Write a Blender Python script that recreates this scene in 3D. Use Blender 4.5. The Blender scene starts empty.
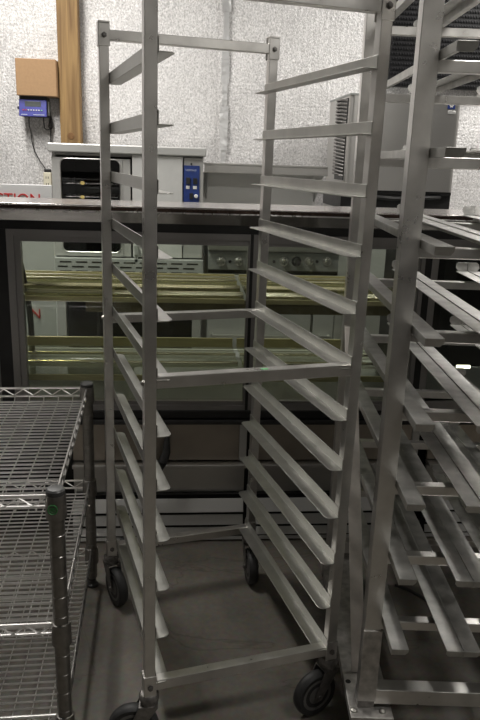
import bpy, bmesh, math, random
from mathutils import Vector, Matrix
random.seed(4)
FZ = .042                                      # floor level while building; everything is set down by this at the end
S = bpy.context.scene
COL = S.collection
PI = math.pi

# ------------------------------------------------------------------ camera
F, PITCH, ROLL, H, YAW = 701.2, 0.2762, 0.0334, 1.4467, 0.0921
_cp, _sp = math.cos(PITCH), math.sin(PITCH)
_fw, _up, _rt = Vector((0, _cp, -_sp)), Vector((0, _sp, _cp)), Vector((1, 0, 0))
_c, _s = math.cos(ROLL), math.sin(ROLL)
_r2, _u2 = _c*_rt + _s*_up, -_s*_rt + _c*_up
RZ = Matrix.Rotation(-YAW, 3, 'Z')
CR, CU, CF = RZ @ _r2, RZ @ _u2, RZ @ _fw
cam = bpy.data.cameras.new('camera')
co = bpy.data.objects.new('camera', cam); COL.objects.link(co)
m = Matrix((CR, CU, -CF)).transposed().to_4x4(); m.translation = Vector((0, 0, H))
co.matrix_world = m
cam.sensor_fit = 'VERTICAL'; cam.sensor_height = 36; cam.lens = F/720*36
cam.clip_start = 0.02
S.camera = co

def at(x, y, D):
    """room point seen at photo pixel x,y on the wall-parallel plane at distance D"""
    d = CR*((x-240)/F) - CU*((y-360)/F) + CF
    return Vector((0, 0, H)) + d*(D/d.y)

# ------------------------------------------------------------------ materials
M = {}
def nodes(name):
    mt = bpy.data.materials.new(name); mt.use_nodes = True
    nt = mt.node_tree; b = nt.nodes['Principled BSDF']
    M[name] = mt
    return mt, nt, b
def setv(b, **k):
    for n, v in k.items():
        b.inputs[n.replace('_', ' ')].default_value = v
def rgb(c): return (c[0], c[1], c[2], 1)
def simple(name, col, rough=.5, metal=0., var=.12, scale=30., bump=0., spec=.5, stretch=None):
    mt, nt, b = nodes(name)
    L = nt.links.new
    tc = nt.nodes.new('ShaderNodeTexCoord')
    mp = nt.nodes.new('ShaderNodeMapping'); L(tc.outputs['Object'], mp.inputs[0])
    if stretch: mp.inputs['Scale'].default_value = stretch
    nz = nt.nodes.new('ShaderNodeTexNoise'); nz.inputs['Scale'].default_value = scale
    nz.inputs['Detail'].default_value = 6
    L(mp.outputs[0], nz.inputs['Vector'])
    cr = nt.nodes.new('ShaderNodeValToRGB')
    cr.color_ramp.elements[0].position = .3; cr.color_ramp.elements[1].position = .7
    cr.color_ramp.elements[0].color = rgb([v*(1-var) for v in col])
    cr.color_ramp.elements[1].color = rgb([min(1, v*(1+var)) for v in col])
    L(nz.outputs['Fac'], cr.inputs[0]); L(cr.outputs[0], b.inputs['Base Color'])
    mr = nt.nodes.new('ShaderNodeMapRange')
    mr.inputs['To Min'].default_value = max(.03, rough-.1*min(1, rough*2)); mr.inputs['To Max'].default_value = min(1, rough+.1)
    L(nz.outputs['Fac'], mr.inputs['Value']); L(mr.outputs[0], b.inputs['Roughness'])
    b.inputs['Metallic'].default_value = metal
    b.inputs['Specular IOR Level'].default_value = spec
    if bump:
        bp = nt.nodes.new('ShaderNodeBump'); bp.inputs['Strength'].default_value = bump
        bp.inputs['Distance'].default_value = .004
        L(nz.outputs['Fac'], bp.inputs['Height']); L(bp.outputs[0], b.inputs['Normal'])
    return mt
simple('aluminium', (.66, .645, .62), .28, .95, .08, 25, .04)
simple('worn_aluminium', (.44, .435, .415), .4, .92, .22, 26, .06)
simple('dull_aluminium', (.43, .425, .40), .34, .95, .1, 18, .04)
simple('galvanised_plate', (.5, .485, .465), .42, .85, .3, 40, .1)
simple('pale_bar', (.86, .81, .75), .5, .1, .1, 30, .04)
simple('zinc', (.45, .44, .41), .38, .9, .2, 60, .05)
simple('dark_zinc', (.22, .21, .2), .45, .8, .3, 60, .08)
simple('chrome', (.66, .64, .63), .26, 1., .08, 40)
simple('lit_wire', (.88, .86, .84), .3, .9, .05, 40)
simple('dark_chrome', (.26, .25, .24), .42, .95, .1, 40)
simple('shelf_post', (.25, .24, .225), .3, .95, .15, 50)
simple('dark_cap', (.06, .06, .06), .4, .3, .2, 50)
simple('rubber', (.025, .025, .025), .55, 0, .3, 60, .1)
simple('hub_grey', (.16, .155, .15), .5, .3, .2, 60)
simple('stainless', (.58, .57, .55), .3, .92, .015, 3)
simple('stainless_dull', (.60, .60, .585), .42, .6, .015, 3)
simple('polished_steel', (.28, .27, .26), .1, 1., .06, 6)
simple('counter_steel', (.68, .64, .62), .17, .9, .08, 5)
simple('oven_grey', (.42, .415, .40), .5, .15, .05, 20)
simple('oven_door', (.60, .60, .585), .5, .1, .04, 20)
simple('panel_grey', (.27, .275, .27), .4, .3, .05, 20)
simple('vent_grey', (.42, .43, .42), .5, .3, .06, 20)
simple('black_metal', (.012, .012, .012), .35, .2, .3, 20)
simple('dark_lip', (.075, .05, .04), .25, .7, .2, 20)
simple('mat_black', (.008, .008, .009), .45, 0, .3, 20, 0, .25)
simple('frame_grey', (.26, .25, .245), .4, .8, .05, 6)
simple('black_plastic', (.02, .02, .02), .45, 0, .3, 30)
simple('dark_cavity', (.02, .018, .016), .7, 0, .3, 10)
simple('control_blue', (.02, .045, .20), .4, 0, .15, 40)
simple('device_blue', (.035, .04, .27), .4, 0, .15, 40)
simple('lcd', (.09, .10, .10), .3, 0, .1, 40)
simple('white_plastic', (.75, .74, .70), .4, 0, .05, 30)
simple('ivory_plastic', (.70, .66, .52), .45, 0, .06, 30)
simple('sign_white', (.66, .66, .67), .45, 0, .04, 8)
simple('letter_red', (.55, .03, .03), .5, 0, .1, 30)
simple('letter_pale', (.55, .6, .75), .5, 0, .1, 30)
simple('emblem_green', (.035, .17, .05), .45, 0, .2, 60)
simple('sticker_green', (.25, .62, .30), .5, 0, .1, 60)
simple('shelf_edge', (.46, .42, .24), .3, .5, .2, 20, 0, .5, (.6, 1, 40))
simple('olive_rail', (.17, .15, .09), .4, .3, .15, 20)
simple('streak_rod_metal', (.95, .91, .72), .15, .9, .05, 20)
simple('cardboard', (.36, .225, .12), .85, 0, .06, 60, .15)
simple('brown_steel', (.40, .36, .31), .3, .9, .14, 6)
simple('warehouse_wall', (.16, .155, .15), .8, 0, .1, 4)
simple('dark_panel', (.035, .034, .033), .6, 0, .1, 4)
simple('pale_wall', (.62, .61, .59), .8, 0, .05, 4)
simple('ceiling_paint', (.30, .295, .29), .8, 0, .1, 4)

# concrete floor
mt, nt, b = nodes('concrete'); L = nt.links.new
tc = nt.nodes.new('ShaderNodeTexCoord')
n1 = nt.nodes.new('ShaderNodeTexNoise'); n1.inputs['Scale'].default_value = 3.2; n1.inputs['Detail'].default_value = 8; n1.inputs['Roughness'].default_value = .65
n2 = nt.nodes.new('ShaderNodeTexNoise'); n2.inputs['Scale'].default_value = 60; n2.inputs['Detail'].default_value = 4
L(tc.outputs['Object'], n1.inputs['Vector']); L(tc.outputs['Object'], n2.inputs['Vector'])
cr = nt.nodes.new('ShaderNodeValToRGB')
e = cr.color_ramp.elements
e[0].position = .32; e[0].color = (.085, .077, .064, 1); e[1].position = .7; e[1].color = (.165, .149, .125, 1)
L(n1.outputs['Fac'], cr.inputs[0])
mx = nt.nodes.new('ShaderNodeMix'); mx.data_type = 'RGBA'; mx.blend_type = 'OVERLAY'; mx.inputs[0].default_value = .35
L(cr.outputs[0], mx.inputs[6]); L(n2.outputs['Color'], mx.inputs[7])
vo = nt.nodes.new('ShaderNodeTexNoise'); vo.inputs['Scale'].default_value = 1.6; vo.inputs['Detail'].default_value = 10; vo.inputs['Distortion'].default_value = 1.4
L(tc.outputs['Object'], vo.inputs['Vector'])
cr2 = nt.nodes.new('ShaderNodeValToRGB'); e = cr2.color_ramp.elements
e[0].position = .493; e[0].color = (1, 1, 1, 1); e[1].position = .507; e[1].color = (1, 1, 1, 1)
k = cr2.color_ramp.elements.new(.5); k.color = (.55, .53, .5, 1)
L(vo.outputs['Fac'], cr2.inputs[0])
mm = nt.nodes.new('ShaderNodeMix'); mm.data_type = 'RGBA'; mm.blend_type = 'MULTIPLY'; mm.inputs[0].default_value = .7
L(mx.outputs[2], mm.inputs[6]); L(cr2.outputs[0], mm.inputs[7])
L(mm.outputs[2], b.inputs['Base Color'])
setv(b, Roughness=.55)
bp = nt.nodes.new('ShaderNodeBump'); bp.inputs['Strength'].default_value = .15; bp.inputs['Distance'].default_value = .004
L(n2.outputs['Fac'], bp.inputs['Height']); L(bp.outputs[0], b.inputs['Normal'])

# silver insulation foil: small quilted bubbles and soft sags
mt, nt, b = nodes('foil'); L = nt.links.new
tc = nt.nodes.new('ShaderNodeTexCoord')
mp = nt.nodes.new('ShaderNodeMapping'); mp.inputs['Scale'].default_value = (1, 1, .8); L(tc.outputs['Object'], mp.inputs[0])
n1 = nt.nodes.new('ShaderNodeTexNoise'); n1.inputs['Scale'].default_value = 105; n1.inputs['Detail'].default_value = 4; n1.inputs['Roughness'].default_value = .7
L(mp.outputs[0], n1.inputs['Vector'])
n2 = nt.nodes.new('ShaderNodeTexNoise'); n2.inputs['Scale'].default_value = 2.2; n2.inputs['Detail'].default_value = 3
L(tc.outputs['Object'], n2.inputs['Vector'])
wv = nt.nodes.new('ShaderNodeTexWave'); wv.wave_type = 'BANDS'; wv.bands_direction = 'X'; wv.inputs['Scale'].default_value = 9; wv.inputs['Distortion'].default_value = 1.5; wv.inputs['Detail'].default_value = 2
L(tc.outputs['Object'], wv.inputs['Vector'])
wz = nt.nodes.new('ShaderNodeTexWave'); wz.wave_type = 'BANDS'; wz.bands_direction = 'Z'; wz.inputs['Scale'].default_value = 14; wz.inputs['Distortion'].default_value = 2.5; wz.inputs['Detail'].default_value = 2
L(tc.outputs['Object'], wz.inputs['Vector'])
cr = nt.nodes.new('ShaderNodeValToRGB'); e = cr.color_ramp.elements
e[0].position = .3; e[0].color = (.40, .39, .385, 1); e[1].position = .66; e[1].color = (.92, .905, .90, 1)
L(n1.outputs['Fac'], cr.inputs[0]); L(cr.outputs[0], b.inputs['Base Color'])
a1 = nt.nodes.new('ShaderNodeMath'); a1.operation = 'MULTIPLY_ADD'; a1.inputs[1].default_value = .16
L(wv.outputs['Fac'], a1.inputs[0]); L(n1.outputs['Fac'], a1.inputs[2])
a3 = nt.nodes.new('ShaderNodeMath'); a3.operation = 'MULTIPLY_ADD'; a3.inputs[1].default_value = .06
L(wz.outputs['Fac'], a3.inputs[0]); L(a1.outputs[0], a3.inputs[2])
bp = nt.nodes.new('ShaderNodeBump'); bp.inputs['Strength'].default_value = .6; bp.inputs['Distance'].default_value = .01
L(a3.outputs[0], bp.inputs['Height'])
bp2 = nt.nodes.new('ShaderNodeBump'); bp2.inputs['Strength'].default_value = .35; bp2.inputs['Distance'].default_value = .06
L(n2.outputs['Fac'], bp2.inputs['Height']); L(bp.outputs[0], bp2.inputs['Normal']); L(bp2.outputs[0], b.inputs['Normal'])
setv(b, Metallic=.45, Roughness=.5)

mt, nt, b = nodes('tape'); L = nt.links.new
tc = nt.nodes.new('ShaderNodeTexCoord'); n1 = nt.nodes.new('ShaderNodeTexNoise'); n1.inputs['Scale'].default_value = 14
L(tc.outputs['Object'], n1.inputs['Vector'])
bp = nt.nodes.new('ShaderNodeBump'); bp.inputs['Strength'].default_value = .8; bp.inputs['Distance'].default_value = .02
L(n1.outputs['Fac'], bp.inputs['Height']); L(bp.outputs[0], b.inputs['Normal'])
setv(b, Base_Color=(.8, .8, .8, 1), Metallic=.7, Roughness=.35)

# timber
mt, nt, b = nodes('timber'); L = nt.links.new
tc = nt.nodes.new('ShaderNodeTexCoord'); mp = nt.nodes.new('ShaderNodeMapping'); mp.inputs['Scale'].default_value = (26, 26, 1.3)
L(tc.outputs['Object'], mp.inputs[0])
n1 = nt.nodes.new('ShaderNodeTexNoise'); n1.inputs['Scale'].default_value = 1.6; n1.inputs['Detail'].default_value = 6; n1.inputs['Distortion'].default_value = .6
L(mp.outputs[0], n1.inputs['Vector'])
cr = nt.nodes.new('ShaderNodeValToRGB'); e = cr.color_ramp.elements
e[0].position = .3; e[0].color = (.15, .082, .03, 1); e[1].position = .7; e[1].color = (.34, .215, .085, 1)
L(n1.outputs['Fac'], cr.inputs[0]); L(cr.outputs[0], b.inputs['Base Color']); setv(b, Roughness=.7)
simple('knot', (.17, .085, .03), .75, 0, .3, 60)

def glass(name, tint, refl=.9, ior=1.5, rough=.02, dens=0., dcol=(.3, .3, .15)):
    mt = bpy.data.materials.new(name); mt.use_nodes = True; M[name] = mt
    nt = mt.node_tree; nt.nodes.clear(); L = nt.links.new
    o = nt.nodes.new('ShaderNodeOutputMaterial')
    t = nt.nodes.new('ShaderNodeBsdfTransparent'); t.inputs[0].default_value = rgb(tint)
    g = nt.nodes.new('ShaderNodeBsdfGlossy'); g.inputs['Roughness'].default_value = rough; g.inputs[0].default_value = (refl, refl, refl, 1)
    fr = nt.nodes.new('ShaderNodeFresnel'); fr.inputs[0].default_value = ior
    geo = nt.nodes.new('ShaderNodeNewGeometry')
    base = t.outputs[0]
    if dens:
        df = nt.nodes.new('ShaderNodeBsdfDiffuse'); df.inputs[0].default_value = rgb(dcol)
        mxx = nt.nodes.new('ShaderNodeMixShader')
        tc = nt.nodes.new('ShaderNodeTexCoord'); mp = nt.nodes.new('ShaderNodeMapping'); mp.inputs['Scale'].default_value = (.5, 14, 14)  # stretched noise puts streaks of reflected light into the glass colour
        nz = nt.nodes.new('ShaderNodeTexNoise'); nz.inputs['Scale'].default_value = 3
        L(tc.outputs['Object'], mp.inputs[0]); L(mp.outputs[0], nz.inputs['Vector'])
        mr = nt.nodes.new('ShaderNodeMapRange'); mr.inputs[1].default_value = .3; mr.inputs[2].default_value = .7
        mr.inputs[3].default_value = dens*.6; mr.inputs[4].default_value = min(1, dens*1.4)
        L(nz.outputs['Fac'], mr.inputs[0]); L(mr.outputs[0], mxx.inputs[0])
        L(t.outputs[0], mxx.inputs[1]); L(df.outputs[0], mxx.inputs[2]); base = mxx.outputs[0]
    mx = nt.nodes.new('ShaderNodeMixShader')
    # reflect on front faces only, so a pane does not count its reflection twice
    mu = nt.nodes.new('ShaderNodeMath'); mu.operation = 'MULTIPLY'
    iv = nt.nodes.new('ShaderNodeMath'); iv.operation = 'SUBTRACT'; iv.inputs[0].default_value = 1
    L(geo.outputs['Backfacing'], iv.inputs[1]); L(fr.outputs[0], mu.inputs[0]); L(iv.outputs[0], mu.inputs[1])
    L(mu.outputs[0], mx.inputs[0]); L(base, mx.inputs[1]); L(g.outputs[0], mx.inputs[2]); L(mx.outputs[0], o.inputs[0])
    return mt
glass('pane', (.93, .95, .92))
glass('shelf_glass', (.95, .96, .91), .95, 1.7, .02, .05, (.42, .42, .30))
glass('shelf_glass_olive', (.85, .85, .62), .95, 1.7, .05, .34, (.36, .34, .19))
glass('oven_pane', (.45, .45, .45))

def emis(name, col, st):
    mt, nt, b = nodes(name); setv(b, Base_Color=rgb(col), Emission_Color=rgb(col), Emission_Strength=st)
emis('led', (1., .95, .72), 3.0)
emis('warm_led', (1., .93, .74), 2.6)
emis('rack_glint', (1., .75, .25), 1.6)

# ------------------------------------------------------------------ mesh builder
class MB:
    def __init__(s): s.bm = bmesh.new()
    def box(s, a, b, rot=None, about=None):
        c = [(a[i]+b[i])/2 for i in range(3)]; d = [abs(b[i]-a[i]) for i in range(3)]
        r = bmesh.ops.create_cube(s.bm, size=1)
        mt = Matrix.Translation(c) @ Matrix.Diagonal((d[0], d[1], d[2], 1))
        if rot is not None:
            p = Vector(about if about is not None else c)
            mt = Matrix.Translation(p) @ rot.to_4x4() @ Matrix.Translation(-p) @ mt
        bmesh.ops.transform(s.bm, matrix=mt, verts=r['verts']); return s
    def bar(s, p, q, w, h, up=(0, 0, 1)):
        p, q = Vector(p), Vector(q); d = (q-p); l = d.length; d.normalize()
        u = Vector(up); x = d.cross(u)
        if x.length < 1e-4: x = d.cross(Vector((0, 1, 0)))
        x.normalize(); u = x.cross(d)
        r = bmesh.ops.create_cube(s.bm, size=1)
        mt = Matrix((x*w, d*l, u*h)).transposed().to_4x4(); mt.translation = (p+q)/2
        bmesh.ops.transform(s.bm, matrix=mt, verts=r['verts']); return s
    def tube(s, pts, r, n=8, closed=False):
        pts = [Vector(p) for p in pts]; k = len(pts); rings = []
        for i, p in enumerate(pts):
            if closed: t = pts[(i+1) % k]-pts[i-1]
            else: t = pts[min(i+1, k-1)]-pts[max(i-1, 0)]
            t.normalize()
            a = Vector((0, 0, 1)) if abs(t.z) < .9 else Vector((0, 1, 0))
            x = t.cross(a).normalized(); y = x.cross(t)
            rr = r[i] if isinstance(r, (list, tuple)) else r
            rings.append([s.bm.verts.new(p+x*rr*math.cos(2*PI*j/n)+y*rr*math.sin(2*PI*j/n)) for j in range(n)])
        for i in range(k if closed else k-1):
            A, B = rings[i], rings[(i+1) % k]
            for j in range(n): s.bm.faces.new((A[j], A[(j+1) % n], B[(j+1) % n], B[j]))
        if not closed:
            s.bm.faces.new(rings[0][::-1]); s.bm.faces.new(rings[-1])
        return s
    def lathe(s, prof, n=20, c=(0, 0, 0), axis=(0, 0, 1)):
        ax = Vector(axis).normalized(); a = Vector((1, 0, 0)) if abs(ax.x) < .9 else Vector((0, 1, 0))
        x = ax.cross(a).normalized(); y = ax.cross(x); c = Vector(c); rings = []
        for (r, h) in prof:
            rings.append([s.bm.verts.new(c+ax*h+(x*math.cos(2*PI*j/n)+y*math.sin(2*PI*j/n))*max(r, 1e-4)) for j in range(n)])
        for A, B in zip(rings, rings[1:]):
            for j in range(n): s.bm.faces.new((A[j], A[(j+1) % n], B[(j+1) % n], B[j]))
        s.bm.faces.new(rings[0][::-1]); s.bm.faces.new(rings[-1]); return s
    def prism(s, poly, lo, hi, ax='z'):
        """polygon (2-D) extruded along an axis; poly coords are the other two axes in xyz order"""
        def P(a, b, t): return {'z': (a, b, t), 'y': (a, t, b), 'x': (t, a, b)}[ax]
        A = [s.bm.verts.new(P(a, b, lo)) for a, b in poly]; B = [s.bm.verts.new(P(a, b, hi)) for a, b in poly]
        k = len(poly)
        s.bm.faces.new(A[::-1]); s.bm.faces.new(B)
        for i in range(k): s.bm.faces.new((A[i], A[(i+1) % k], B[(i+1) % k], B[i]))
        return s
    def shear(s, lx, ly):
        for v in s.bm.verts: v.co.x += lx*v.co.z; v.co.y += ly*v.co.z
        return s
    def build(s, name, mat, parent=None, bevel=0., smooth=False, loc=None):
        bmesh.ops.recalc_face_normals(s.bm, faces=s.bm.faces)
        me = bpy.data.meshes.new(name); s.bm.to_mesh(me); s.bm.free()
        me.materials.append(M[mat])
        if smooth:
            for p in me.polygons: p.use_smooth = True
            me.set_sharp_from_angle(angle=math.radians(40))
        o = bpy.data.objects.new(name, me); COL.objects.link(o)
        if parent is not None: o.parent = parent
        if loc is not None: o.location = loc
        if bevel:
            b = o.modifiers.new('bevel', 'BEVEL'); b.width = bevel; b.segments = 2; b.limit_method = 'ANGLE'
        return o
def box(a, b): return MB().box(a, b)
def thing(name, label, cat, loc=(0, 0, 0), rz=0., group=None):
    o = bpy.data.objects.new(name, None); COL.objects.link(o); o.empty_display_size = .1
    o.location = loc; o.rotation_euler = (0, 0, rz); o['label'] = label; o['category'] = cat
    if group: o['group'] = group
    return o
def tag(o, label, cat, group=None):
    o['label'] = label; o['category'] = cat
    if group: o['group'] = group
    return o
def struct(o): o['kind'] = 'structure'; return o
def copy_part(o, loc, parent=None):
    c = o.copy(); COL.objects.link(c); c.location = loc
    if parent is not None: c.parent = parent
    return c
def text(name, body, size, mat, parent, loc, rot=(PI/2, 0, 0), depth=.0015, align='LEFT', sx=1.):
    cu = bpy.data.curves.new(name, 'FONT'); cu.body = body; cu.size = size; cu.extrude = depth; cu.align_x = align
    t = bpy.data.objects.new(name, cu); COL.objects.link(t)
    bpy.context.view_layer.update()
    me = bpy.data.meshes.new_from_object(t.evaluated_get(bpy.context.evaluated_depsgraph_get()))
    COL.objects.unlink(t); bpy.data.objects.remove(t)
    me.materials.clear(); me.materials.append(M[mat])
    o = bpy.data.objects.new(name, me); COL.objects.link(o); o.parent = parent; o.location = loc; o.rotation_euler = rot; o.scale = (sx, 1, 1)
    return o

# ------------------------------------------------------------------ room shell
WD = 4.80                                     # back wall
XL, XR, YF, ZC = -2.7, 3.3, -1.8, 3.3
struct(box((XL-.1, YF-.1, -.1), (XR+.1, WD+.1, FZ)).build('floor', 'concrete'))
struct(box((XL-.1, YF-.1, ZC), (XR+.1, WD+.1, ZC+.1)).build('ceiling', 'ceiling_paint'))
wb = MB(); nx, nz = 60, 34
vs = [[wb.bm.verts.new((XL+(XR-XL)*i/nx, WD-.012*math.sin(i*1.7)*math.sin(j*.9+i*.3), ZC*j/nz)) for j in range(nz+1)] for i in range(nx+1)]
for i in range(nx):
    for j in range(nz): wb.bm.faces.new((vs[i][j], vs[i+1][j], vs[i+1][j+1], vs[i][j+1]))
wb.box((XL, WD+.02, 0), (XR, WD+.1, ZC))
struct(wb.build('wall_back', 'foil', smooth=True))
struct(box((XL-.1, YF, 0), (XL, WD, ZC)).build('wall_left', 'warehouse_wall'))
struct(box((XR, YF, 0), (XR+.1, WD, ZC)).build('wall_right', 'warehouse_wall'))
struct(box((XL, YF-.1, 0), (XR, YF, ZC)).build('wall_front', 'pale_wall'))
struct(box((XL, YF, FZ), (XR, YF+.04, 1.25)).build('added_dark_panel', 'dark_panel'))  # unseen dark panel, added so the low metal reflects less light
# shiny tape over a foil seam
p = at(225, 80, WD-.02)
tp = MB(); k = 24
for i in range(k):
    z0, z1 = ZC*i/k, ZC*(i+1)/k; w0 = .022+.006*math.sin(i*2.3)
    tp.box((p.x-w0, WD-.022-.004*(i % 2), z0), (p.x+w0, WD-.0165, z1))
struct(tp.build('trim_1', 'tape'))

# timber post on the wall
a, b_ = at(56, 0, WD-.1), at(77.5, 0, WD-.1)
px = (a.x+b_.x)/2; hw = (b_.x-a.x)/2
post = thing('timber_post', 'square brown timber post against the silver foil wall, running behind the oven', 'post', (px, WD-.06, 0))
box((-hw, -.05, FZ), (hw, .038, ZC-.01)).build('post_body', 'timber', post, .004)
MB().lathe([(.022, 0), (.02, .003), (.004, .004)], 14, (.0, -.05, at(70, 136, WD-.11).z), (0, -1, 0)).build('knot', 'knot', post, smooth=True)

# ------------------------------------------------------------------ rack runners etc
def rounded(x0, x1, y0, y1, r, corners):
    """rectangle polygon with some rounded corners ('x1y0','x1y1','x0y0','x0y1')"""
    pts = []
    for cx, cy, a0, nm in ((x1-r, y1-r, 0, 'x1y1'), (x0+r, y1-r, 90, 'x0y1'), (x0+r, y0+r, 180, 'x0y0'), (x1-r, y0+r, 270, 'x1y0')):
        if nm in corners:
            for i in range(6):
                t = math.radians(a0+i*18); pts.append((cx+r*math.cos(t), cy+r*math.sin(t)))
        else:
            t = a0; pts.append({'x1y1': (x1, y1), 'x0y1': (x0, y1), 'x0y0': (x0, y0), 'x1y0': (x1, y0)}[nm])
    return pts

def caster(parent, loc, trail, R=.062, tw=.030, mount=.2):
    """swivel caster: zinc fork, rubber wheel; trail = direction (degrees) the wheel lags behind its stem"""
    t = math.radians(trail); d = Vector((math.cos(t), math.sin(t), 0)); ax = Vector((-d.y, d.x, 0))
    st = Vector((0, 0, mount)); wc = d*.038 + Vector((0, 0, R+FZ))
    f = MB()
    f.lathe([(.012, .035), (.012, 0), (.02, 0), (.025, -.006), (.025, -.014), (.018, -.018), (.021, -.022), (.021, -.028), (.01, -.030)], 20, st)
    zt = mount-.029
    for s in (-1, 1):
        o_ = ax*s*(tw/2+.005)
        for (w0, w1, z0, z1) in ((0., .5, zt, .0),):
            P = [Vector((0, 0, zt))-d*.022, Vector((0, 0, zt))+d*.024, wc+d*.013+Vector((0, 0, .002)), wc+d*.006-Vector((0, 0, .012)), wc-d*.010-Vector((0, 0, .008))]
            A = [f.bm.verts.new(q+o_-ax*.0014) for q in P]; B = [f.bm.verts.new(q+o_+ax*.0014) for q in P]
            f.bm.faces.new(A); f.bm.faces.new(B[::-1])
            for i in range(5): f.bm.faces.new((A[i], B[i], B[(i+1) % 5], A[(i+1) % 5]))
    f.bar(Vector((0, 0, zt+.001))-d*.022, Vector((0, 0, zt+.001))+d*.024, tw+.0128, .003)
    f.lathe([(.007, -tw/2-.011), (.007, tw/2+.011)], 10, wc, ax)
    c = f.build('caster', 'dark_zinc', parent, smooth=True, loc=loc)
    w = tw/2
    MB().lathe([(R*.70, -w*.8), (R*.9, -w*.95), (R*.97, -w*.7), (R, -w*.3), (R, w*.3), (R*.97, w*.7), (R*.9, w*.95), (R*.70, w*.8)], 32, wc, ax).build('wheel', 'rubber', c, smooth=True)
    MB().lathe([(.012, -w*1.02), (R*.45, -w*.75), (R*.71, -w*.85), (R*.71, w*.85), (R*.45, w*.75), (.012, w*1.02)], 24, wc, ax).build('wheel_hub', 'hub_grey', c, smooth=True)
    return c

# ------------------------------------------------------------------ tall sheet pan rack (front, middle)
W1, D1, PWD, LX, LY = .4765, .6432, .0127, .0018, -.0128
rack = thing('sheet_pan_rack', 'tall empty aluminium sheet pan rack on casters standing in the middle of the aisle', 'rack', (-.0635, 1.4268, 0), .2306)
def RB(mb, name, mat='aluminium', bevel=.0015, **k): return mb.shear(LX, LY).build(name, mat, rack, bevel, **k)
ZT = 1.787
for x in (0, W1):
    for y in (0, D1):
        RB(box((x-PWD, y-PWD, .205), (x+PWD, y+PWD, ZT-.004)), 'post')
        # clamp brackets with a bolt at head and foot
        sgn = -1 if y == 0 else 1
        for zb_ in (1.7529, .2285):
            bk = MB()
            e = .0155
            bk.box((x-e, y-e, zb_-.027), (x+e, y-PWD, zb_+.029)); bk.box((x-e, y+PWD, zb_-.027), (x+e, y+e, zb_+.029))
            sx = -1 if x == 0 else 1
            bk.box((x+sx*PWD, y-e, zb_-.027), (x+sx*e, y+e, zb_+.029))
            if zb_ > 1: bk.box((x-e, y-e, ZT-.005), (x+e, y+e, ZT))
            RB(bk, 'bracket', 'aluminium', .0012)
            RB(MB().lathe([(.0075, 0), (.0075, .002), (.0055, .002), (.0055, .007), (.003, .008)], 6, (x, y-e, zb_), (0, -1, 0)), 'bolt', 'dark_zinc', 0)
for (y, z, hh) in ((0, 1.7545, .0145), (D1, 1.7545, .0125), (0, .995, .0135), (D1, .990, .0125), (0, .2285, .0135), (D1, .2285, .0125)):
    RB(box((PWD, y-PWD, z-hh), (W1-PWD, y+PWD, z+hh)), 'crossbar')
for x in (0, W1):
    for y in (0, D1):
        for z in (.993,):
            e = .0125 if x else -.0125
            RB(MB().lathe([(.006, 0), (.006, .004), (.003, .006)], 6, (x+(PWD if x else -PWD), y, z), (1 if x else -1, 0, 0)), 'bolt', 'zinc', 0)
# one tray runner of each hand, copied level by level
def runner(side):
    y0, y1 = -PWD-.004, D1+PWD+.003
    mb = MB()
    if side < 0:
        mb.prism(rounded(PWD, PWD+.034, y0, y1, .016, ('x1y0', 'x1y1')), 0, .0022, 'z')
        mb.prism([(y0+.003, 0), (y0+.003, .0275), (y1-.003, .0275), (y1-.003, 0)], PWD+.0003, PWD+.0024, 'x')
    else:
        mb.prism(rounded(W1-PWD-.034, W1-PWD, y0, y1, .016, ('x0y0', 'x0y1')), 0, .0022, 'z')
        mb.prism([(y0+.003, 0), (y0+.003, .0275), (y1-.003, .0275), (y1-.003, 0)], W1-PWD-.0024, W1-PWD-.0003, 'x')
    return mb.build('runner', 'dull_aluminium', rack, .0006)
for side in (-1, 1):
    r0 = runner(side)
    for i in range(12):
        z = .2374 + .127*i
        o = r0 if i == 0 else copy_part(r0, (0, 0, 0))
        o.location = (LX*z, LY*z, z)
for (x, y, tr, zz) in ((0, 0, 166, .205), (W1, 0, 192, .205), (0, D1, 285, .205), (W1, D1, 262, .205)):
    caster(rack, (x+LX*.2, y+LY*.2, 0), tr, .0625, .032, .203)
RB(MB().lathe([(.006, 0), (.006, .0006)], 14, (0, 0, 0)), 'sticker', 'sticker_green', 0)
st = [c for c in rack.children if c.name.startswith('sticker')][0]
st['label'] = 'small green sticker'
st.location = (.255+LX, -.004+LY, .995+.0136); st.scale = (1.5, 1, 1)

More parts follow.
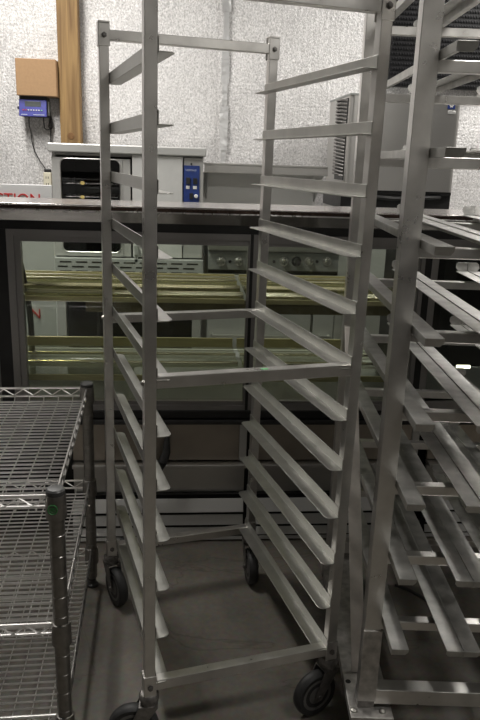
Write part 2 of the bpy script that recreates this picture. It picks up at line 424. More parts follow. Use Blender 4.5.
# ------------------------------------------------------------------ wide tray rack on the right
# local frame is turned by -YAW, so its sides run straight away from the camera
rack2 = thing('tray_rack', 'wide silver rack with closely spaced tray slats cut off at the right edge', 'rack', (RZ @ Vector((.337, 1.45, 0))), -YAW)
def R2(mb, name, mat='aluminium', bevel=.0015, **k): return mb.build(name, mat, rack2, bevel, **k)
HW, DEP, WID = .0195, .69, .60
Z0 = .42; ST = .177; NL = 9
for x in (0, WID):
    for y in (0, DEP):
        R2(box((x-HW, y-HW, .20 if y == 0 else .165), (x+HW, y+HW, 2.02)), 'post')
    R2(box((x-HW-.002, -HW-.004, .185), (x+HW+.003, -HW+.001, .385)), 'post_sleeve', 'galvanised_plate', .001)
    # floor plate: an inverted channel with caster bolts
    pl = MB()
    sx = -1 if x == 0 else 1
    xa, xb = (x-.040, x+.064) if x == 0 else (x-.062, x+.05)
    pl.box((xa, -.05, .158), (xb, DEP+.05, .1625)); pl.box((xa, -.05, .14), (xa+.004, DEP+.05, .16)); pl.box((xb-.004, -.05, .14), (xb, DEP+.05, .16))
    pl.box((xa, -.053, .14), (xb, -.049, .1625))
    bp_ = R2(pl, 'base_plate', 'galvanised_plate', .001)
    for (bx, by) in ((-.03, -.03), (.04, -.03), (-.03, DEP+.03), (.04, DEP+.03)):
        MB().lathe([(.009, 0), (.008, .004), (.004, .006)], 10, (x+bx, by, .1625)).build('rivet', 'zinc', bp_, smooth=True)
    MB().lathe([(.007, 0), (.007, .0008)], 14, (x-.03, .07, .1624)).build('bolt_hole', 'black_metal', bp_)
    for y in (.03, DEP-.03): caster(rack2, (x, y, 0), 80 if y < .3 else 100, .034, .024, .14)
    R2(box((x-HW-.001, -HW, .163), (x+HW+.001, HW, .202)), 'post_foot', 'dark_zinc', .001)
for y in (0, DEP):
    for i in range(NL):
        z = Z0+ST*i - .025
        R2(box((HW, y-.0125, z-.012), (WID-HW, y+.0125, z+.0105)), 'crossbar')
    R2(box((HW, y-HW, .175), (WID-HW, y+HW, .215)), 'bottom_bar', 'aluminium')
# slats: single angles at the posts, double ones between the bays
YA, YB = -.132, DEP+.118
def slat(kind):
    mb = MB(); th = .0022; fl = .018
    def half(s, x0):
        w = .0375
        lo, hi = (x0, x0+w) if s > 0 else (x0-w, x0)
        cr_ = ('x1y0', 'x1y1') if s > 0 else ('x0y0', 'x0y1')
        mb.prism(rounded(lo, hi, YA, YB, .006, cr_), -th, 0, 'z')
        mb.box((x0, YA+.004, -fl), (x0+s*th, YB, -th))
        # front lip turned down and back, rear stop turned up
        lp = [(lo, 0), (hi, 0), (hi, -.010), (hi-.006, -.018), (lo, -.018)] if s > 0 else [(hi, 0), (lo, 0), (lo, -.010), (lo+.006, -.018), (hi, -.018)]
        A = [mb.bm.verts.new((a, YA-c*.3, c)) for a, c in lp]; B = [mb.bm.verts.new((a, YA-c*.3+.002, c)) for a, c in lp]
        mb.bm.faces.new(A); mb.bm.faces.new(B[::-1])
        for i in range(5): mb.bm.faces.new((A[i], B[i], B[(i+1) % 5], A[(i+1) % 5]))
        sp_ = [(lo+.0003, 0), (hi-.007, 0), (hi, .010), (hi-.002, .022), (hi-.008, .027), (lo+.0003, .027)] if s > 0 else [(hi-.0003, 0), (lo+.007, 0), (lo, .010), (lo+.002, .022), (lo+.008, .027), (hi-.0003, .027)]
        n0 = len(mb.bm.verts); mb.prism(sp_, YB-.002, YB, 'y'); mb.bm.verts.ensure_lookup_table()
        for v in mb.bm.verts[n0:]: v.co.y += v.co.z*.35
    if kind == 'left': half(1, HW+.0005)
    elif kind == 'right': half(-1, WID-HW-.0005)
    else: half(1, kind+.0004); half(-1, kind-.0004)
    if not isinstance(kind, str): mb.box((kind-.0014, YA+.004, 0), (kind+.0014, YB-.004, .0028))
    return mb.build('slat', 'worn_aluminium', rack2, .0005)
for kd in ('left', .179, .386, 'right'):
    s0 = slat(kd)
    for i in range(NL):
        o = s0 if i == 0 else copy_part(s0, (0, 0, 0))
        o.location = (0, 0, Z0+ST*i+.0012)
# slanting flat brace from the rear post down to the floor plate
R2(MB().bar((.001, DEP-HW-.006, .965), (.002, .105, .163), .036, .004, up=(0, 1, 0)), 'brace', 'pale_bar', .0008)

# ------------------------------------------------------------------ chrome wire shelving (front left)
sh = thing('wire_shelving', 'chrome wire shelving unit with three mesh shelves at lower left', 'shelving', (at(56, 505, 1.385).x, 1.385, 0), .035)
PX0, PX1, PY1 = -.88, 0., .735
for x in (PX0, PX1):
    for y in (0, PY1):
        pr = [(.012, FZ+.004), (.012, FZ+.03), (.0172, FZ+.035)]
        z = FZ+.035
        while z < .72:
            pr += [(.0172, z+.0225), (.0163, z+.0235), (.0163, z+.0245), (.0172, z+.0255)]; z += .0508
        pr += [(.0172, .757)]
        o = MB().lathe(pr, 20, (x, y, 0)).build('post', 'shelf_post', sh, smooth=True)
        MB().lathe([(.019, .752), (.0205, .755), (.0205, .763), (.017, .7665), (.006, .7675)], 20, (x, y, 0)).build('cap', 'dark_cap', o, smooth=True)
        MB().lathe([(.02, 0), (.02, .008), (.0125, .014), (.0125, .03)], 16, (x, y, FZ)).build('foot', 'dark_cap', o, smooth=True)
for zt in (.753, .436, .186):
    for x in (PX0, PX1):
        for y in (0, PY1):
            MB().lathe([(.0178, -.056), (.0228, -.054), (.0225, -.03), (.0215, -.004), (.0205, 0), (.0175, .001)], 20, (x, y, zt)).build('collar', 'shelf_post', sh, smooth=True)
    ra = .0030
    za, zb_ = zt-.004, zt-.030
    for k_, (p0, p1) in enumerate((((PX0, 0), (PX1, 0)), ((PX0, PY1), (PX1, PY1)), ((PX0, 0), (PX0, PY1)), ((PX1, 0), (PX1, PY1)))):
        tr = MB()
        A, B = Vector((p0[0], p0[1], 0)), Vector((p1[0], p1[1], 0)); d = (B-A); l = d.length; d /= l
        A2, B2 = A+d*.02, B-d*.02
        for z in (za, zb_): tr.tube([A2+Vector((0, 0, z)), B2+Vector((0, 0, z))], ra, 6)
        n_ = int(l/.03); zz = []
        for i in range(n_+1): zz.append(A2+(B2-A2)*(i/n_)+Vector((0, 0, za-.003 if i % 2 else zb_+.003)))
        tr.tube(zz, .0022, 5)
        tr.build('edge_truss', 'lit_wire' if k_ < 2 else 'dark_chrome', sh, smooth=True)  # one chrome wire: lit tone front and back, shade put into sides
    mt_ = MB(); zm = zt-.041
    n_ = 33
    for i in range(1, n_):
        y = PY1*i/n_
        mt_.tube([(PX0, y, zb_+.001), (PX0+.012, y, zm), (PX1-.012, y, zm), (PX1, y, zb_+.001)], .0026, 5)
    for i in range(1, 20):
        x = PX0+(PX1-PX0)*i/20
        mt_.tube([(x, 0, zb_-.002), (x, .012, zm-.0045), (x, PY1-.012, zm-.0045), (x, PY1, zb_-.002)], .0016, 5)
    mt_.build('wire_mat', 'lit_wire', sh, smooth=True)
em = MB()
em.tube([(.0095*math.cos(t*PI/9), 0, .0095*math.sin(t*PI/9)*1.1) for t in range(18)], .0016, 5, closed=True)
for pts in ([(-.004, 0, .004), (-.004, 0, -.003), (.0, 0, -.006), (.004, 0, -.003), (.004, 0, .004)], [(-.001, 0, .004), (-.001, 0, -.001)], [(.0015, 0, .004), (.0015, 0, -.001)]):
    em.tube(pts, .0011, 5)
e_ = em.build('badge', 'emblem_green', sh, loc=(-.004, -.0235, .727)); e_['label'] = 'round green badge on collar'

# ------------------------------------------------------------------ refrigerated display case
CF_, CB_ = 2.42, 3.16
case = thing('display_case', 'long stainless and glass bakery display case standing behind the racks', 'display case', (0, CF_, 0))
def CA(a, b): return box((a[0], a[1]-CF_, a[2]), (b[0], b[1]-CF_, b[2]))
def CP(mb, name, mat, bevel=0., parent=None, **k): return mb.build(name, mat, parent or case, bevel, **k)
XA, XB = -1.25, 2.05
CP(CA((XA, CF_-.02, 1.286), (XB, 2.715, 1.292)), 'counter_top', 'counter_steel', .002)
CP(CA((XA, CF_-.016, 1.2745), (XB, 2.70, 1.286)), 'counter_lip', 'dark_lip')
CP(CA((XA, CF_-.018, 1.2695), (XB, CF_, 1.2745)), 'bright_trim', 'chrome', .001)
CP(MB().prism([(-.012, 1.2695), (.03, 1.2695), (.03, 1.234), (.002, 1.234)], XA, XB, 'x'), 'fascia', 'polished_steel', .001)
CP(CA((XA, CF_+.004, 1.205), (XB, CF_+.04, 1.234)), 'header', 'black_metal')
CP(CA((XA, CF_+.04, 1.205), (XB, 2.98, 1.245)), 'top_body', 'stainless_dull')
ZGB, ZGT = .600, 1.165                         # glass bottom, top
FB, FT = .566, 1.205
def door(x0, x1, gap=.048, gr=None):
    gr = gr or gap
    fr = MB()
    def q(a, b): fr.box((a[0], a[1]-CF_, a[2]), (b[0], b[1]-CF_, b[2]))
    # stepped frame: outer and inner band
    for (i0, i1, dy) in ((0, .024, 0), (.024, gap-.004, .007), (gap-.004, gap, .004)):
        q((x0+i0, CF_+dy, FB), (x0+i1, CF_+.035, FT)); q((x1-i1*gr/gap, CF_+dy, FB), (x1-i0*gr/gap, CF_+.035, FT))
        t0, t1 = i0*(FT-ZGT)/gap, i1*(FT-ZGT)/gap
        q((x0+i1, CF_+dy, FT-t1), (x1-i1*gr/gap, CF_+.035, FT-t0))
        b0, b1 = i0*(ZGB-FB)/gap, i1*(ZGB-FB)/gap
        q((x0+i1, CF_+dy, FB+b0), (x1-i1*gr/gap, CF_+.035, FB+b1))
    d = CP(fr, 'door', 'frame_grey', 0)
    CP(CA((x0+gap-.002, CF_+.014, ZGB-.002), (x1-gr+.002, CF_+.018, ZGT+.002)), 'door_glass', 'pane', 0, d)
door(-1.24, -.62, .045)
door(-.575, .247, .045, .007)
door(.258, .872, .034, .022)
door(.897, 1.62, .022)
for (x0, x1) in ((XA, -1.24), (-.62, -.575), (.247, .258), (.872, .897), (1.62, XB)):
    CP(CA((x0, CF_+.0015, FB), (x1, CF_+.05, FT)), 'mullion', 'black_metal')
CP(CA((XA, CF_-.004, .535), (XB, CF_+.04, .566)), 'bumper', 'black_metal', .004)
CP(CA((XA, CF_-.004, .508), (XB, CF_+.03, .530)), 'bumper', 'black_plastic', .006)
CP(CA((XA, CF_+.03, .575), (XB, CB_, .595)), 'deck', 'panel_grey')
CP(CA((XA, CB_-.02, .56), (XB, CB_, .60)), 'rear_sill', 'stainless_dull')
CP(CA((XA, CB_-.012, .60), (XB, CB_-.006, 1.2)), 'rear_glass', 'pane')
for x in (XA, XB-.02): CP(CA((x, CF_+.05, .56), (x+.02, CB_, 1.205)), 'end_panel', 'black_metal')
# black rubber gasket curving down the inside of the left end
gp = [at(20, 243, 2.55)+Vector((0, 0, 0)), at(21.5, 262, 2.62), at(24.5, 280, 2.75), at(28, 300, 2.9), at(31, 325, 3.02), at(32, 345, 3.1), at(32, 362, 3.12)]
CP(MB().tube([q-Vector((0, CF_, 0)) for q in gp], [.004, .006, .009, .012, .013, .013, .013], 8), 'gasket', 'black_plastic', smooth=True)
for (z, y0, y1, gl) in ((.955, 2.55, 3.06, 'shelf_glass_olive'), (.650, 2.58, 3.06, 'shelf_glass')):
    for (x0, x1) in ((-1.2, .244), (.262, .88)):
        s_ = CP(CA((x0, y0, z-.008), (x1, y1, z)), 'shelf', gl)
        hf = .018 if z > .8 else .022
        CP(CA((x0, y0-.006, z-hf), (x1, y0+.004, z+.001)), 'front_rail', 'shelf_edge', .002, s_)
        CP(CA((x0, y1-.03, z-.008), (x1, y1-.02, z+(.016 if z > .8 else .034))), 'rear_rail', 'shelf_edge', .002, s_)
        for yy in ((y0+.035, y0+.075, y0+.19, y0+.22, y0+.36, y0+.44) if z > .8 else (y0+.15, y0+.28)):
            CP(MB().tube([(x0, yy-CF_, z+.007), (x1, yy-CF_, z+.007)], .0065, 8), 'streak_rod', 'streak_rod_metal', 0, s_, smooth=True)  # rods added on the glass to stand in for bright reflected streaks
    # brown rail hung under the upper shelf
    if z > .8:
        for (x0, x1) in ((-.34, .26), (.32, .86)):
            CP(CA((x0, y0+.03, z-.062), (x1, y0+.042, z-.012)), 'under_rail', 'olive_rail', .002)
# lit strip inside the far door
la, lb = at(457, 368.5, 2.52), at(470.5, 365.8, 2.52)
CP(CA((la.x, 2.52, la.z), (lb.x, 2.53, lb.z)), 'light_strip', 'led')
for (x0, x1) in ((-1.18, -.64), (-.52, .22), (.33, .85)):
    CP(CA((x0, 2.475, 1.188), (x1, 2.487, 1.198)), 'light_strip', 'warm_led')
CP(CA((.885, 2.9, .60), (XB, 2.92, 1.20)), 'added_dark_back', 'black_metal')  # black sheets added behind and beside the third bay to darken it
CP(CA((.875, CF_+.05, .60), (.885, 2.92, 1.20)), 'added_dark_side', 'black_metal')
# lower front: recessed panel, ledge, panel, louvres, in two bays
for (x0, x1) in ((-.385, .262), (.30, .93), (.97, 1.62)):
    CP(CA((x0, CF_+.035, .352), (x1-.028, CF_+.05, .506)), 'upper_panel', 'brown_steel', .002)
    CP(CA((x1-.028, CF_+.028, .352), (x1, CF_+.05, .498)), 'corner_strip', 'stainless_dull', .002)
    CP(CA((x0, CF_-.002, .333), (x1, CF_+.05, .348)), 'ledge', 'stainless', .003)
    CP(CA((x0, CF_+.03, .222), (x1-.005, CF_+.045, .331)), 'lower_panel', 'stainless', .002)
    for (za, zb_) in ((.168, .216), (.114, .150), (.070, .098), (.048, .060)):
        lv = MB()
        lv.bar((x0, -.022, (za+zb_)/2), (x1-.01, -.022, (za+zb_)/2), .004, (zb_-za)*1.08, up=(0, .45, 1))
        CP(lv, 'louvre', 'stainless_dull', .001)
    CP(CA((x0, CF_+.01, FZ+.004), (x1, CF_+.03, .222)), 'back_plate', 'black_metal')
CP(CA((XA, CF_+.085, FZ+.02), (XB, CB_-.05, .56)), 'cabinet_body', 'black_metal')
for x in (-1.15, -.5, .25, .93, 1.9):
    for y in (CF_+.13, CB_-.12): CP(MB().lathe([(.03, 0), (.03, .01), (.02, .015), (.02, .03)], 14, (x, y-CF_, FZ)), 'foot', 'black_plastic', smooth=True)

# black hose looped in front of the lower panel
hp = [at(168, 430, 2.405), at(167, 440, 2.40), at(166.5, 452, 2.39), at(163, 462, 2.385), at(158, 470, 2.38), at(150, 480, 2.375), at(147, 500, 2.37), at(146, 525, 2.36), at(147, 545, 2.36)]
hp[-1].z = FZ+.015; hp.append(hp[-1]+Vector((-.10, .02, 0)))
tag(MB().tube(hp, [.007, .010, .015, .018, .018, .016, .016, .016, .015, .014], 10).build('rubber_hose', 'rubber', smooth=True), 'thick black rubber hose hanging in front of the case under its left glass door', 'hose')

# ------------------------------------------------------------------ white sign with red letters behind the case
SD = 3.30
s0 = at(52.0, 200, SD)
sign = thing('standing_sign', 'white board with red capital letters standing behind the display case at left', 'sign', (s0.x, SD, 0))
zt_ = at(40, 185, SD).z
box((-.62, 0, FZ), (0, .018, zt_)).build('sign_board', 'sign_white', sign, .002)
for body, x0, y0, size, sx in (('CTION', -6.5, 203.4, .068, .98), ('N', 31.0, 318.0, .062, 1.0)):
    q = at(x0, y0, SD)
    text('red_letters', body, size, 'letter_red', sign, (q.x-s0.x, -.002, q.z), sx=sx)

# ------------------------------------------------------------------ convection oven
OD = 3.86
def loc(x, y, D, base): 
    q = at(x, y, D); return (q.x-base.x, q.z)
o_l, o_r = at(50.5, 150, OD), at(204, 150, OD)
ob = Vector((o_l.x, OD, 0)); OW = o_r.x-o_l.x
zT = at(120, 145, OD).z
oven = thing('convection_oven', 'grey convection oven with dark window and blue control panel behind the counter', 'oven', ob)
zl = lambda x, y: at(x, y, OD).z
box((-.012, -.025, zl(120, 154)), (OW+.012, .70, zT)).build('top_slab', 'stainless_dull', oven, .006)
z_door_t, z_door_b = zl(90, 158), zl(90, 256)
zv_t, zv_b = zl(90, 257.5), zl(90, 284)
# hollow body
bd = MB()
bd.box((0, .03, zv_t), (.02, .70, zl(120, 154))); bd.box((OW-.02, .03, zv_t), (OW, .70, zl(120, 154))); bd.box((.02, .66, zv_t), (OW-.02, .70, zl(120, 154)))
bd.box((.02, .03, zl(120, 157)), (OW-.02, .66, zl(120, 154)))
bd.build('body', 'oven_grey', oven, .004)
def ox(x): return at(x, 190, OD).x-ob.x
# door with rounded window
xd0, xd1 = 0.003, ox(122.5)
wx0, wx1 = ox(61), ox(120.5)
wz0, wz1 = zl(90, 252), zl(90, 159)
fr = MB(); r_ = .03
poly_o = [(xd0, z_door_b), (xd1, z_door_b), (xd1, z_door_t), (xd0, z_door_t)]
hole = rounded(wx0, wx1, wz0, wz1, r_, ('x0y0', 'x0y1', 'x1y0', 'x1y1'))
# frame strips around the rounded hole
fr.box((xd0, 0, z_door_b), (wx0, .03, z_door_t)); fr.box((wx1, 0, z_door_b), (xd1, .03, z_door_t))
fr.box((wx0, 0, z_door_b), (wx1, .03, wz0)); fr.box((wx0, 0, wz1), (wx1, .03, max(z_door_t, wz1+.004)))
for (cx, cz, sx, sz) in ((wx0, wz0, 1, 1), (wx1, wz0, -1, 1), (wx0, wz1, 1, -1), (wx1, wz1, -1, -1)):
    arc = [(cx, cz)] + [(cx+sx*(r_-r_*math.sin(t*PI/12)), cz+sz*(r_-r_*math.cos(t*PI/12))) for t in range(0, 7)]
    fr.prism(arc, 0, .03, 'y')
dl = fr.build('door', 'oven_grey', oven, 0)
MB().prism(hole, .012, .016, 'y').build('window_pane', 'oven_pane', dl)
tr = MB(); hl = [(a, -.001, b) for a, b in hole]; tr.tube(hl, .0035, 6, closed=True); tr.build('window_trim', 'stainless', dl, smooth=True)
cav = MB(); cav.box((wx0-.02, .60, wz0-.02), (wx1+.02, .62, wz1+.02)); cav.box((wx0-.02, .035, wz0-.02), (wx1+.02, .60, wz0-.01))
cav.box((wx0-.02, .035, wz0-.01), (wx0-.012, .60, wz1)); cav.box((wx1+.012, .035, wz0-.01), (wx1+.02, .60, wz1))
cav.build('cavity', 'dark_cavity', oven)
for y in (183.5, 196.5, 215, 232):
    rk = MB(); z = at(90, y, OD+.12).z
    for yy in (.06, .2, .34): rk.tube([(wx0-.008, yy, z), (wx1+.008, yy, z)], .0035, 6)
    for i in range(12): x = wx0+(wx1-wx0)*i/11; rk.tube([(x, .06, z), (x, .34, z)], .002, 5)
    rk.build('oven_rack', 'chrome', oven, smooth=True)
for y in (183, 197):
    q = at(82.5, y, OD+.05)
    MB().lathe([(.006, -.010), (.009, -.004), (.009, .004), (.006, .010)], 10, (q.x-ob.x, .05, q.z), (1, 0, 0)).build('rack_glint', 'rack_glint', oven, smooth=True)  # glowing spots standing in for light reflected off the oven racks
box((xd1, .004, z_door_b), (ox(130.5), .03, z_door_t)).build('centre_strip', 'oven_grey', oven, .002)
box((ox(132.5), -.008, z_door_b), (ox(182.5), .03, zl(150, 155.5))).build('solid_door', 'oven_door', oven, .003)
cpn = box((ox(183.5), .002, z_door_b), (OW-.001, .03, zl(195, 158))).build('control_panel', 'oven_grey', oven, .002)
bx0, bx1 = ox(183.6), ox(199.3)
zz1, zz0 = zl(190, 165.5), zl(190, 202)
bl = box((bx0, -.004, zz0), (bx1, .002, zz1)).build('blue_plate', 'control_blue', oven, .001)
bl['label'] = 'blue control plate with switches'
def pan(x0, x1, y0, y1, nm, mat, th=.008):
    box((ox(x0), -.004-th, zl(190, y1)), (ox(x1), -.004, zl(190, y0))).build(nm, mat, bl, .001)
pan(186, 190, 177.5, 184, 'rocker_switch', 'black_plastic'); pan(193, 197, 178, 184, 'rocker_switch', 'black_plastic')
pan(186, 189.6, 185.8, 189, 'switch_label', 'white_plastic', .002); pan(193, 196.8, 185.8, 189, 'switch_label', 'white_plastic', .002)
pan(189.5, 193, 193, 199, 'rocker_switch', 'black_plastic')
MB().lathe([(.010, 0), (.010, .012), (.008, .014)], 16, (ox(196), -.004, zl(190, 196)), (0, -1, 0)).build('dial', 'white_plastic', bl, smooth=True)
text('panel_lettering', 'VERMALE', .0135, 'letter_pale', bl, (ox(185.2), -.0045, zl(190, 171)), depth=.0006, sx=1.05)
MB().lathe([(.005, 0), (.005, .006)], 10, (ox(191), .0, zl(190, 164)), (0, -1, 0)).build('pilot_light', 'black_plastic', oven)
# slotted vent panel below the doors
vp = box((-.006, -.03, zv_b), (OW+.004, .60, zv_t)).build('vent_panel', 'vent_grey', oven, .002)
sl = MB()
for r in range(4):
    z = zl(120, 262+r*4.6)
    off = -.02 if r % 2 else 0
    x = .03+off
    while x < OW-.05:
        w = .062
        sl.box((max(.02, x), -.031, z-.0042), (min(OW-.02, x+w), -.0285, z+.0042)); x += .085
sl.build('vent_slots', 'black_metal', vp)
# stand
for x in (.0, OW-.05):
    for y in (.0, .55): box((x, y, FZ), (x+.05, y+.05, zv_b)).build('leg', 'stainless_dull', oven, .003)
box((-.0, .35, .15), (OW, .38, zv_b)).build('stand_panel', 'black_metal', oven)
hd = MB()
hx = ox(136); hd.bar((hx, -.03, zl(130, 254)), (hx, -.03, zl(130, 244)), .02, .02); hd.box((hx-.01, -.03, zl(130, 262)), (hx+.01, -.008, zl(130, 244)))
hd.build('door_handle', 'vent_grey', oven, .003)
cb = MB().tube([(.22, .2, zv_b), (.21, .12, .35), (.16, .1, .1), (.1, .1, FZ+.012)], .012, 8).build('power_cord', 'black_plastic', oven, smooth=True)

# ------------------------------------------------------------------ range with a high shelf
r_l, r_r = at(206, 260, OD), at(339, 260, OD)
rb = Vector((r_l.x+.012, OD, 0)); RW = r_r.x-rb.x
rng = thing('gas_range', 'stainless range with a row of knobs and high back shelf, seen behind the case glass', 'range', rb)
def rx(x, D=OD): return at(x, 260, D).x-rb.x
def rz(y, D=OD, x=290): return at(x, y, D).z
z_kt, z_kb = rz(252), rz(271)
box((0, 0, z_kb), (RW, .03, z_kt)).build('knob_panel', 'panel_grey', rng, .003)
box((-.004, -.03, z_kt+.002), (RW+.004, .62, rz(245))).build('cook_top', 'stainless', rng, .006)
box((0, .035, .12), (RW, .62, z_kt)).build('range_body', 'stainless_dull', rng)
box((0, .012, rz(275)), (RW, .035, z_kb)).build('black_gap', 'black_metal', rng)  # black strip between the knob panel and the doors
for (xa, xb) in ((206, 314), (317, 337)):
    dd = box((max(.004, rx(xa)), -.004, .16), (rx(xb), .033, rz(276.5))).build('oven_door', 'stainless_dull', rng, .003)
    MB().tube([(max(.03, rx(xa+6)), -.004, .50), (max(.03, rx(xa+6)), -.04, .50), (rx(xb-4), -.04, .50), (rx(xb-4), -.004, .50)], .008, 8).build('handle', 'stainless', dd, smooth=True)
for x in (217, 225.5, 239, 247.5, 269, 284, 299, 314, 326):
    pass
def knob(x, mat, r=.021):
    X, Z = rx(x), rz(261.5, OD, x)
    k = MB(); k.lathe([(r*1.2, 0), (r*1.2, .004), (r, .006), (r*.85, .024), (r*.3, .026)], 18, (X, 0, Z), (0, -1, 0))
    k.box((X-r*.22, -.038, Z-r*.9), (X+r*.22, -.02, Z+r*.9))
    k.build('knob', mat, rng, .001, smooth=True)
for x in (221, 238.5, 284, 309, 327): knob(x, 'chrome')
knob(296.5, 'black_plastic', .023)
for x in (230, 274, 317):
    MB().lathe([(.009, 0), (.009, .003)], 12, (rx(x), 0, rz(261.5, OD, x)), (0, -1, 0)).build('pilot_hole', 'black_metal', rng)
for x in (.03, RW-.05):
    for y in (.05, .5): MB().lathe([(.022, 0), (.022, .02), (.016, .03), (.016, .12)], 12, (x, y, FZ)).build('leg', 'chrome', rng, smooth=True)
# splash back and high shelf
HD = OD+.32
hx0, hx1 = at(204.5, 170, HD).x-rb.x, at(328, 170, HD).x-rb.x
hz1, hz0 = at(265, 164.5, HD).z, at(265, 174.5, HD).z
box((hx0, .58, rz(245)), (hx1-.03, .62, hz0)).build('splash_back', 'stainless_dull', rng)
hs = MB(); hs.box((hx0, .32, hz1-.012), (hx1, .62, hz1)); hs.box((hx0, .32, hz0), (hx1, .326, hz1-.012)); hs.build('high_shelf', 'stainless', rng, .003)
for x_ in (hx0+.02, hx1-.025): MB().prism([(.33, hz0), (.6, hz0), (.6, hz0-.16), (.58, hz0-.16)], x_, x_+.005, 'x').build('shelf_bracket', 'stainless_dull', rng)

# ------------------------------------------------------------------ ice machine
ID = 4.12
i_l, i_r = at(350.5, 100, ID), at(463, 100, ID)
ib = Vector((i_l.x, ID, 0)); IW = i_r.x-i_l.x
ice = thing('ice_machine', 'tall stainless ice machine with side louvres, far right behind the racks', 'ice machine', ib)
def iz(y, D=ID, x=400): return at(x, y, D).z
zt_ = iz(95.5); zb_ = iz(191)
bm_ = MB(); bm_.prism(rounded(0, IW, 0, .55, .03, ('x0y0', 'x1y0')), zb_, zt_-.008, 'z'); bm_.build('head_body', 'stainless', ice, 0, smooth=True)
box((-.004, -.006, zt_-.008), (IW+.004, .56, zt_+.004)).build('lid', 'vent_grey', ice, .002)
box((-.002, .02, zb_-.02), (IW+.002, .5, zb_)).build('lower_lip', 'black_plastic', ice, .006)
gz = iz(210)
box((-.01, .03, gz), (IW+.0, .55, zb_-.02)).build('bin_gap', 'black_metal', ice)
bn = MB(); bn.tube([(.05, .02, zb_-.03), (IW*.45, -.02, zb_-.045), (IW*.9, .02, zb_-.03)], .012, 8); bn.build('bin_hinge', 'black_plastic', ice, smooth=True)
box((-.01, -.03, .12), (IW+.01, .55, gz)).build('storage_bin', 'stainless_dull', ice, .006)
for x in (.03, IW-.03):
    for y in (.03, .5): MB().lathe([(.025, 0), (.02, .015), (.018, .12)], 12, (x, y, FZ)).build('leg', 'chrome', ice, smooth=True)
for i in range(22):
    z = zt_-.035-i*(zt_-zb_-.09)/22
    lv = MB(); lv.tube([(-.002, .05, z), (-.022, .075, z+.006), (-.030, .12, z+.01), (-.030, .20, z+.012), (-.02, .25, z+.012), (-.002, .27, z+.01)], .0068, 6)
    lv.build('louvre', 'dark_chrome', ice, smooth=True)
box((-.004, .045, zb_+.05), (0, .28, zt_-.02)).build('louvre_recess', 'black_metal', ice)
q = at(451.5, 105.5, ID)
bdg = box((q.x-ib.x-.022, -.003, q.z-.020), (q.x-ib.x+.022, 0, q.z+.020)).build('badge', 'control_blue', ice, .002); bdg['label'] = 'blue square badge with white flake'
fl = MB()
for k in range(3):
    a = k*PI/3; fl.bar((q.x-ib.x-.012*math.cos(a), -.0036, q.z-.012*math.sin(a)), (q.x-ib.x+.012*math.cos(a), -.0036, q.z+.012*math.sin(a)), .001, .006, up=(-math.sin(a), 0, math.cos(a)))
fl.build('badge_mark', 'white_plastic', bdg)
box((q.x-ib.x-.016, -.002, q.z-.046), (q.x-ib.x+.03, 0, q.z-.028)).build('name_plate', 'stainless_dull', ice, .001)

# ------------------------------------------------------------------ black studded mat on the wall, top right
md = WD-.063
ma, mb_ = at(388, 86, md), at(480, 86, md)
mat_o = thing('wall_mat', 'black studded rubber mat hung on the wall above the ice machine', 'wall mat', (ma.x, md, ma.z))
MWD = mb_.x-ma.x+.35; MHT = .62
box((0, .0, 0), (MWD, .05, MHT)).build('mat_sheet', 'mat_black', mat_o)
st_ = MB(); nxx, nzz = 54, 21
for i in range(nxx):
    for j in range(nzz):
        x = (i+.5+(.5 if j % 2 else 0))*MWD/(nxx+.5); z = (j+.5)*MHT/nzz
        h = .008
        V = [st_.bm.verts.new(p) for p in ((x-.0055, 0, z-.010), (x+.0055, 0, z-.010), (x+.0055, 0, z+.010), (x-.0055, 0, z+.010), (x-.003, -h, z-.002), (x+.003, -h, z-.002), (x+.003, -h, z+.004), (x-.003, -h, z+.004))]
        for f in ((4, 5, 6, 7), (0, 1, 5, 4), (1, 2, 6, 5), (2, 3, 7, 6), (3, 0, 4, 7)): st_.bm.faces.new([V[k] for k in f])
st_.build('studs', 'mat_black', mat_o)

# ------------------------------------------------------------------ wall things at left
def wthing(name, label, cat, x0, y0, x1, y1, dep):
    D = WD-.0125-dep
    a = at(x0, y1, D); b = at(x1, y0, D)
    return a, b, D
a, b, D = wthing('', '', '', 16.5, 59.5, 55.5, 95, .16)
cb = thing('cardboard_box', 'brown cardboard box on top of the blue wall unit', 'box', (a.x, D, a.z))
w_, h_ = b.x-a.x, b.z-a.z
box((0, 0, 0), (w_, .16, h_)).build('carton', 'cardboard', cb, .004)
box((0.0, .075, h_), (w_, .085, h_+.0008)).build('flap_seam', 'knot', cb)
bxz = a.z
a, b, D = wthing('', '', '', 19.5, 95.5, 46, 116, .13)
dv = thing('wall_controller', 'small blue and black control unit mounted on the foil wall under the cardboard box', 'control unit', (a.x, D, a.z))
w_, h_ = b.x-a.x, bxz-a.z-.0005
box((0, .012, 0), (w_, .13, h_)).build('housing', 'black_plastic', dv, .004)
fz = h_*.83
fp = MB(); fp.prism([(0.012, 0), (.012, fz), (.004, fz), (-.012, 0)], 0, w_, 'x'); fp = fp.build('face_panel', 'device_blue', dv, .002)
box((w_*.22, .000, h_*.48), (w_*.80, .008, h_*.74)).build('screen', 'lcd', fp, .001).location.y = -.0035
for i in range(8):
    x = w_*(.16+.095*i)
    bt = box((x-.004, -.0115, h_*.29), (x+.004, -.002, h_*.335)).build('button', 'letter_red' if i < 2 else ('sticker_green' if i == 7 else 'white_plastic'), fp)
box((w_*.08, -.0135, h_*.07), (w_*.30, -.004, h_*.10)).build('caption_strip', 'letter_pale', fp); box((w_*.52, -.0135, h_*.07), (w_*.92, -.004, h_*.10)).build('caption_strip', 'letter_pale', fp)
MB().tube([(-.02, .05, h_*.42), (.0, .05, h_*.46)], .008, 8).build('cable_gland', 'black_plastic', dv, smooth=True)
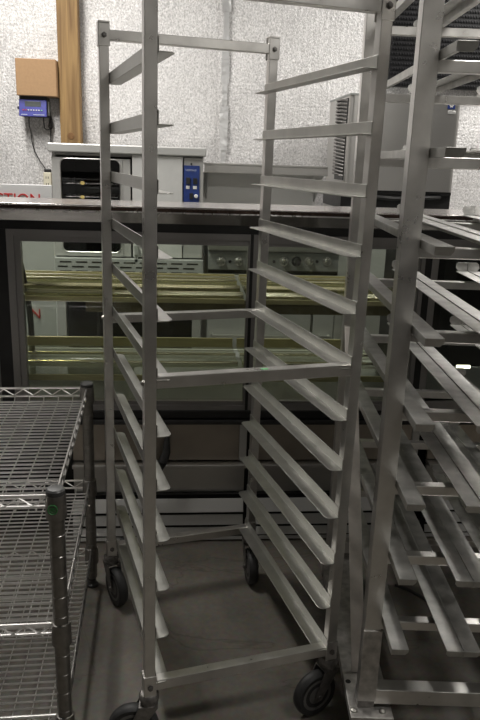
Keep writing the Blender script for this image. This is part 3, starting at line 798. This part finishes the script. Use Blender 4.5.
box((w_, .05, h_*.1), (w_+.006, .12, h_*.8)).build('side_plate', 'vent_grey', dv)
def cable(pts, r, label, mat='black_plastic'):
    return tag(MB().tube([at(*p) for p in pts], r, 6).build('cable', mat, smooth=True), label, 'cable')
dd = WD-.045
cable([(29, 116.5, dd), (29, 121, dd), (29.2, 126, dd), (31, 132, dd), (32, 142, dd), (35, 152, dd), (40, 161, dd), (45, 168, dd), (46.5, 170, dd)], .0035, 'thin dark cable hanging in a curve from the blue unit to the wall outlet')
cable([(44.5, 106, dd), (50, 112, dd), (52, 120, dd), (52.5, 127, dd), (51, 130.5, dd), (49, 127, dd), (50, 118, dd), (51, 116, dd), (51, 125, dd), (50.8, 136, dd), (51.0, 143, dd)], .0045, 'short tangled black cord looping at the right side of the blue unit')
cable([(43.5, 116.5, dd), (43.8, 122, dd), (44.5, 128, dd), (47, 130, dd), (49.5, 129.5, dd)], .0035, 'black lead dangling below the right corner of the blue unit')
a, b, D = wthing('', '', '', 43.8, 172.5, 51, 188.5, .05)
ou = thing('wall_outlet', 'ivory outlet box on the wall beside the oven, with a black plug on top', 'outlet', (a.x, D, a.z))
w_, h_ = b.x-a.x, b.z-a.z
box((0, 0, 0), (w_, .05, h_)).build('outlet_box', 'ivory_plastic', ou, .004)
sl = MB()
for zz in (.28, .68):
    for xx in (.35, .62): sl.box((w_*xx-.002, -.001, h_*zz-.007), (w_*xx+.002, .001, h_*zz+.007))
sl.build('slots', 'black_plastic', ou)
box((w_*.1, .01, h_), (w_*.95, .04, h_+.022)).build('plug', 'black_plastic', ou, .004)

# cable on the floor beneath the right-hand rack
def fl_at(x, y, z=FZ+.005):
    d = CR*((x-240)/F) - CU*((y-360)/F) + CF
    return Vector((0, 0, H)) + d*((z-H)/d.z)
tag(MB().tube([fl_at(x, y) for x, y in ((395, 585), (407, 589), (420, 596), (432, 605), (445, 622), (460, 640), (480, 652), (500, 655))], .005, 6).build('floor_cable', 'rubber', smooth=True), 'black cable lying curved on the concrete floor beneath the right-hand rack', 'cable')

# ------------------------------------------------------------------ light
def area(name, loc, size, power, rot=(0, 0, 0), col=(1, .97, .92)):
    l = bpy.data.lights.new(name, 'AREA'); l.shape = 'RECTANGLE'; l.size, l.size_y = size; l.energy = power; l.color = col
    o = bpy.data.objects.new(name, l); COL.objects.link(o); o.location = loc; o.rotation_euler = rot
    return o
area('fluorescent_right', (2.4, 3.95, 3.15), (.25, 1.4), 75)
area('fluorescent_left', (-1.0, 3.0, 3.15), (.25, 2.0), 76)
area('fluorescent_front', (1.15, .55, 2.6), (.9, .2), 21)
w = bpy.data.worlds.new('world'); S.world = w; w.use_nodes = True
w.node_tree.nodes['Background'].inputs[0].default_value = (.5, .49, .47, 1)
w.node_tree.nodes['Background'].inputs[1].default_value = .1
vs_ = S.view_settings; vs_.view_transform = 'Standard'; vs_.look = 'None'; vs_.gamma = 1; vs_.exposure = .35
vs_.use_curve_mapping = False

# set the place down so that the floor is at zero
for o in list(COL.objects):
    if o.parent is None:
        if o.type == 'EMPTY' and abs(o.location.z) < 1e-6:
            for c in o.children: c.location.z -= FZ
        else: o.location.z -= FZ
